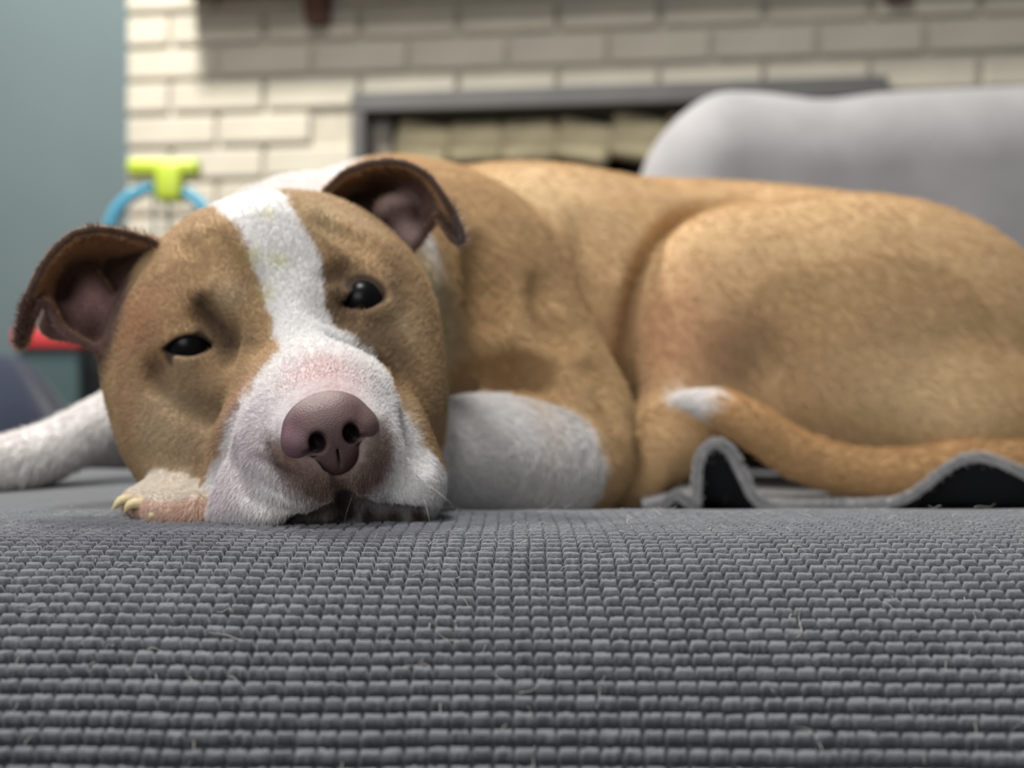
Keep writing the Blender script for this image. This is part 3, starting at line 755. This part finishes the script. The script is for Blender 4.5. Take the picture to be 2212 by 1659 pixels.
#=====================NOSE
# measured in head axes (mm) about the nose centre
NC = P(708, 925, 0.502)
h = 0.00055
gx = np.arange(-0.030,0.030,h); gy = np.arange(-0.024,0.022,h); gz = np.arange(-0.030,0.024,h)
NX, NY, NZ = np.meshgrid(gx, gy, gz, indexing='ij')
def nell(c, r):
    a = ((NX-c[0])/r[0], (NY-c[1])/r[1], (NZ-c[2])/r[2]); k0 = np.sqrt(sum(t*t for t in a)); k1 = np.sqrt(sum((t/s)**2 for t, s in zip(a, r)))+1e-9
    return k0*(k0-1)/k1
f = nell((0,-0.006,0.0005), (0.0205,0.0200,0.0150))
f = smin(f, nell((0,0.003,0.002), (0.0145,0.0130,0.0115)), 0.006)
for sg in (-1,1):
    f = smin(f, nell((sg*0.0132,0.0035,-0.0025), (0.0074,0.0090,0.0070)), 0.003)    # wings
f = smin(f, nell((0,-0.0065,-0.0105), (0.0130,0.0160,0.0118)), 0.006)               # philtrum
for sg in (-1,1):
    f = -smin(-f, nell((sg*0.0070,0.0160,-0.0036), (0.0038,0.0110,0.0046)), 0.0016)
    f = -smin(-f, nell((sg*0.0098,0.0150,-0.0070), (0.0052,0.0075,0.0019)), 0.0012)
    f = -smin(-f, nell((sg*0.0135,0.0110,-0.0096), (0.0056,0.0065,0.0010)), 0.0010)
f = -smin(-f, nell((0,0.0095,-0.014), (0.0005,0.0030,0.012)), 0.0010)
NVv, NFf = surface_nets(f.astype(np.float32), gx, gy, gz); NVv = smooth_verts(NVv, NFf, 2)
NW = NC + NVv[:,:1]*HX + NVv[:,1:2]*HY + NVv[:,2:]*HZ
NFf = NFf[:, ::-1] if np.linalg.det(HB) < 0 else NFf
nme = mesh_np('nose', NW-OFF, NFf)
ncol = np.tile(lin(110,88,86), (len(NW),1)); nn = vnoise(NW, 140, 4)
ncol = ncol*(1+0.14*nn)[:,None]
side = sst(-0.006,-0.018, NVv[:,0])[:,None]; ncol = ncol*(1-side*0.5)+lin(116,82,98)*side*0.5
for sg in (-1,1):
    pit = np.linalg.norm((NVv-np.array([sg*0.0072,0.0085,-0.0040]))/np.array([1.0,1.3,1.0]), axis=1)[:,None]; pm_ = sst(0.0052,0.0034,pit); ncol = ncol*(1-pm_)+lin(30,20,20)*pm_
lowm = sst(-0.006,-0.018, NVv[:,2])[:,None]; ncol = ncol*(1-lowm*0.6)+lin(78,56,54)*lowm*0.7
ca = nme.color_attributes.new('coat', 'FLOAT_COLOR', 'POINT'); ca.data.foreach_set('color', np.concatenate([ncol, np.ones((len(ncol),1))],1).astype(np.float32).ravel())
m_nose = mat('nose_leather', rough=0.48, bump=0.35, bscale=1500, spec=0.4, attr='coat')
o = link('nose', nme, m_nose, dog); o['label'] = 'brownish pink leathery nose'

# ---- claws
m_claw = mat('pale_claw', lin(222,206,160), 0.4)
def claw(a, b, c, r):
    pts = spline([a, b, c], 8); me_ = tube_mesh('claw', pts-OFF, [r,r*1.02,r,r*0.92,r*0.8,r*0.62,r*0.4,r*0.05], 10)
    return link('claw', me_, m_claw, dog)
claw(P(300,1082,0.541), P(264,1080,0.535), P(242,1102,0.533), 0.0027)
claw(P(318,1088,0.530), P(284,1089,0.5265), P(268,1108,0.5255), 0.0027)
claw(P(345,1106,0.523), P(330,1112,0.5205), P(322,1122,0.520), 0.0022)
claw(P(425,1064,0.545), P(408,1068,0.541), P(400,1078,0.539), 0.0020)

#=====================FUR
def fur(count, keep, seed, lenf, rad0, name, tilt=0.34):
    r_ = np.random.default_rng(seed)
    cen = DV[DF].mean(1); wgt = FA*keep(cen, FN); cdf = np.cumsum(wgt); tot = cdf[-1]
    fi = np.searchsorted(cdf, r_.random(count)*tot); fi = np.clip(fi, 0, len(DF)-1)
    a, b = r_.random((2, count)); q4 = DF[fi]
    p = (DV[q4[:,0]]*((1-a)*(1-b))[:,None]+DV[q4[:,1]]*(a*(1-b))[:,None]+DV[q4[:,2]]*(a*b)[:,None]+DV[q4[:,3]]*((1-a)*b)[:,None])
    n = (vn[q4[:,0]]+vn[q4[:,2]]); n /= np.linalg.norm(n, axis=1)[:,None]+1e-12
    col = coat(p, n)
    # lie of the hair
    nose = NC-HY*0.006
    fh = p-nose; fh /= np.linalg.norm(fh, axis=1)[:,None]; 
    jowl = sst(0.05,0.02,p[:,2])*sst(0.60,0.56,p[:,1]); fh[:,2] -= 0.9*jowl
    fb = np.tile(np.array([0.85,-0.1,-0.5]), (count,1))
    isl = sst(0.69,0.65,p[:,1])*(p[:,0] < 0.0)
    fl = fh*isl[:,None]+fb*(1-isl)[:,None]
    d, t = seg_d(p, FORE_N[0], FORE_N[-1]); m_ = (sst(0.045,0.03,d)*(p[:,1] < 0.74)*(p[:,2] < 0.07)*(1-isl))[:,None]; fl = fl*(1-m_)+np.array([-0.8,-0.3,-0.5])*m_
    m_ = (sst(-0.19,-0.22,p[:,0])*(p[:,1] > 0.645))[:,None]; fl = fl*(1-m_)+np.array([-0.8,-0.3,-0.4])*m_
    dt = np.full(count, 1.0); td = np.zeros((count,3)); ti = np.zeros(count)
    for i in range(len(TAIL)-1):
        d, t = seg_d(p, TAIL[i], TAIL[i+1]); bb_ = d < dt; dt[bb_] = d[bb_]; e = TAIL[i+1]-TAIL[i]; td[bb_] = e/np.linalg.norm(e); ti[bb_] = i+t[bb_]
    tm = (sst(0.024,0.02,dt)*(p[:,1] < 0.815)*(p[:,0] > 0.09)); fl = fl*(1-tm)[:,None]+td*tm[:,None]
    fl = fl+0.26*r_.normal(size=(count,3))+0.16*np.stack([vnoise(p,90,s_) for s_ in (21,22,23)],1)
    fl -= n*(fl*n).sum(1)[:,None]; fl /= np.linalg.norm(fl, axis=1)[:,None]+1e-9
    L = lenf(p)*(0.6+0.6*r_.random(count))
    L = L*(1+tm*(0.4+1.1*sst(16,20.5,ti)))
    # keep the eyes and nose clear
    for c in EYES: L = L*sst(0.0120,0.0165,np.linalg.norm(p-c,axis=1))
    L = L*sst(0.0,0.012,np.linalg.norm((p-NC)@HB.T/np.array([1.25,1.1,1.15]),axis=1)-0.0145)
    L = L*(1-0.55*sst(0.045,0.030,np.linalg.norm(p-P(350,1088,0.545),axis=1))*(p[:,2] < 0.03)*(p[:,0] < -0.145))
    ear_m = np.zeros(count)
    for j in (0,1): ear_m = np.maximum(ear_m, (np.linalg.norm(p-EARC[j],axis=1) < 0.04)*sst(0.0,0.3,-n[:,1]))
    L = L*(1-0.7*ear_m)
    ok = L > 0.0007
    p, n, fl, L, col = p[ok], n[ok], fl[ok], L[ok], col[ok]; N = len(p)
    tl = (tilt*(1-0.72*tm[ok]))[:,None]
    d0 = fl*np.cos(tl)+n*np.sin(tl); d0 += 0.10*r_.normal(size=(N,3))
    p1 = p+d0*(L*0.5)[:,None]; d1 = d0-n*0.22; p2 = p1+d1*(L*0.5)[:,None]
    pts = np.stack([p-n*0.0006, p1, p2], 1)-OFF
    # strands stop at the seat
    wz = pts+OFF; zz = seat_z(wz[...,0].ravel(), wz[...,1].ravel()).reshape(N,3)
    pts[...,2] = np.maximum(pts[...,2], zz+0.0006)
    cu = bpy.data.hair_curves.new(name); cu.add_curves([3]*N)
    cu.position_data.foreach_set('vector', pts.astype(np.float32).ravel())
    ra = cu.attributes.new('radius', 'FLOAT', 'POINT') if 'radius' not in cu.attributes else cu.attributes['radius']
    rr = np.tile(np.array([1.0,0.8,0.15]), (N,1))*rad0*(0.75+0.5*r_.random(N))[:,None]
    ra.data.foreach_set('value', rr.astype(np.float32).ravel())
    shade = ((0.88+0.30*r_.random(N)) if name == 'face_fur' else (0.95+0.10*r_.random(N)))[:,None]
    at = cu.attributes.new('coat', 'FLOAT_COLOR', 'CURVE')
    at.data.foreach_set('color', np.concatenate([np.clip(col*shade,0,0.95), np.ones((N,1))],1).astype(np.float32).ravel())
    cu.materials.append(m_hair)
    o = bpy.data.objects.new(name, cu); C.objects.link(o); o.parent = dog; o['kind'] = 'stuff'
    return o
m_hair = mat('coat_hair', rough=0.55, spec=0.25, attr='coat')
facing = lambda c, n: ((n*(c-np.array([0,0,CAMZ]))).sum(1)/np.linalg.norm(c,axis=1) < 0.45)
isface = lambda c: (c[:,1] < 0.69)*(c[:,0] < 0.0)
fur(230000, lambda c, n: facing(c,n)*isface(c)*(1+1.5*(c[:,1] < 0.57)), 3, lambda p: 0.0036+0.0022*sst(0.55,0.62,p[:,1]), 0.000088, 'face_fur')
fur(140000, lambda c, n: facing(c,n)*(1-isface(c))*(1+2*((c[:,1] < 0.82))), 4, lambda p: np.full(len(p), 0.0075), 0.00016, 'body_fur')

# ---- whiskers: fine pale hairs on the flews
def strands(name, lines, rad, m, parent):
    cu = bpy.data.hair_curves.new(name); n = len(lines[0]); cu.add_curves([n]*len(lines))
    cu.position_data.foreach_set('vector', np.array(lines, np.float32).ravel())
    ra = cu.attributes.new('radius', 'FLOAT', 'POINT') if 'radius' not in cu.attributes else cu.attributes['radius']
    ra.data.foreach_set('value', np.tile(np.linspace(1,0.25,n)*rad, len(lines)).astype(np.float32))
    cu.materials.append(m); o = bpy.data.objects.new(name, cu); C.objects.link(o)
    if parent: o.parent = parent
    o['kind'] = 'stuff'; return o
m_whisk = mat('pale_hair', lin(232,226,214), 0.4)
ls = []
for u, v in ((905,1040),(915,1075),(765,1065),(560,1100),(925,1050)):
    a = hit(u, v); d = np.array([rng.normal()*0.6+(0.7 if u > 820 else -0.1), -0.6, -0.35+0.2*rng.random()]); d /= np.linalg.norm(d); L = 0.009+0.010*rng.random()
    pts = [a+d*L*t+np.array([0,0,-0.25*L*t*t]) for t in np.linspace(0,1,5)]
    ls.append([np.array([q_[0], q_[1], max(q_[2], seat_z(q_[0], q_[1])+0.002)])-OFF for q_ in pts])
strands('whiskers', ls, 0.00005, m_whisk, dog)
# ---- shed hairs lying on the seat cover
ls = []
for i in range(230):
    x = rng.uniform(-0.25,0.25); s = rng.uniform(-0.15,0.10); y = Y_FLAT+s if s > 0 else Y_FLAT-R_FRONT*math.sin(-s/R_FRONT)
    a = rng.uniform(0, 2*math.pi); L = rng.uniform(0.003,0.010)*(1.8 if rng.random() < 0.1 else 1); cv = rng.normal()*1.2; pts = []
    px, py = x, y
    for t in range(6):
        pts.append((px, py, float(seat_z(px, py))+0.0028+0.0006*math.sin(t*1.3+i)+(0.002*(t/5)**2 if i % 4 == 0 else 0)))
        px += math.cos(a)*L/5; py += math.sin(a)*L/5; a += cv/5
    ls.append(pts)
shed = strands('shed_hairs', ls, 0.00008, m_whisk, None); tag(shed, 'short pale dog hairs scattered over the grey seat cover', 'hair')

#=====================BLANKET
m_bl = mat('grey_fleece', lin(150,148,148), 0.95, 0.15, 120, 0.9, 420, sheen=0.3)
prof_px = [(1395,1100),(1430,1092),(1455,1070),(1480,1082),(1502,1090),(1504,1040),(1512,985),(1542,958),(1575,978),(1602,1030),(1628,1078),(1668,1094),(1800,1094),(1920,1088),(1985,1056),(2040,1014),(2095,990),(2150,998),(2215,1030),(2290,1075),(2380,1092)]
YB0 = 0.735
prof = spline([P(u, v, YB0)[[0,2]] for u, v in prof_px], 220)
ny = 60; Vb = []
zlow = prof[:,1].min()
for j in range(ny):
    t = j/(ny-1); y = YB0+0.16*t
    damp = 1-0.9*sst(0.0,0.16,t)
    for i, (x, z) in enumerate(prof):
        zz = zlow+(z-zlow)*damp
        xx = x+0.006*math.sin(14*x+4*t)*t
        yy = y+0.004*math.sin(40*x)*(1-t)+0.003*math.sin(90*x+2)*(1-t)
        base_z = float(seat_z(np.array([xx]), np.array([yy]))[0])
        Vb.append((xx, yy, max(zz, base_z+0.004)))
Vb = np.array(Vb); nI = np.arange(ny*220).reshape(ny,220)
Fb = np.stack([nI[:-1,:-1].ravel(), nI[:-1,1:].ravel(), nI[1:,1:].ravel(), nI[1:,:-1].ravel()],1)
me = mesh_np('blanket', Vb, Fb); bl = link('blanket', me, m_bl)
sm = bl.modifiers.new('thick','SOLIDIFY'); sm.thickness = 0.0055; sm.offset = 0; sm.use_rim = True; me.materials.append(mat('black_lining', lin(20,21,24), 0.95)); sm.material_offset = 1; sm.material_offset_rim = 0
tag(bl, 'grey fleece blanket with a folded edge under the dog tail', 'blanket')
# fleece pile on the blanket
ls = []
for i in range(6000):
    j = int(rng.integers(0, ny*0.55)) if rng.random() < 0.5 else 0; kx = int(rng.integers(0,218)); a = Vb[j*220+kx]*(1-0.0)+0; b_ = Vb[j*220+kx+1]
    tang = b_-a; nrm = np.array([-tang[2],0,tang[0]]); nrm /= np.linalg.norm(nrm)+1e-9
    if nrm[2] < -0.2: nrm = nrm
    f_ = rng.random(); st = a*(1-f_)+b_*f_+nrm*0.0024*(1 if rng.random() < 0.75 else -1)*1.0
    d = nrm*0.7+rng.normal(size=3)*0.6+np.array([0,-0.5 if j == 0 else 0,0]); d /= np.linalg.norm(d); L = rng.uniform(0.0015,0.004)
    ls.append([st, st+d*L*0.5, st+d*L+np.array([0.0006,0,-0.0004])])
strands('fleece_pile', ls, 0.00022, mat('fleece_fibre', lin(172,170,170), 0.9), bl)

# ---- dark lump put in for the shade behind the dog's chest
tb = bmesh.new(); bmesh.ops.create_icosphere(tb, subdivisions=5, radius=1)
for v_ in tb.verts:
    x, y, z = v_.co; f_ = 1+0.16*math.sin(7*x+2)*math.cos(6*y)+0.08*math.sin(15*x+9*y)
    v_.co = (x*0.085, y*0.04, max(z, -0.15)*0.032*f_)
q = P(270, 985, 0.905)
th_ = link('shade_lump', bm_mesh('shade_lump', tb, True), mat('dark_shade_lump', lin(62,58,58), 0.95, 0.2, 90, 0.6, 300, sheen=0.2)); th_.location = (q[0], q[1], 0.0045)
tag(th_, 'small dark grey lump standing in for shade behind the stretched white leg', 'shade_lump')
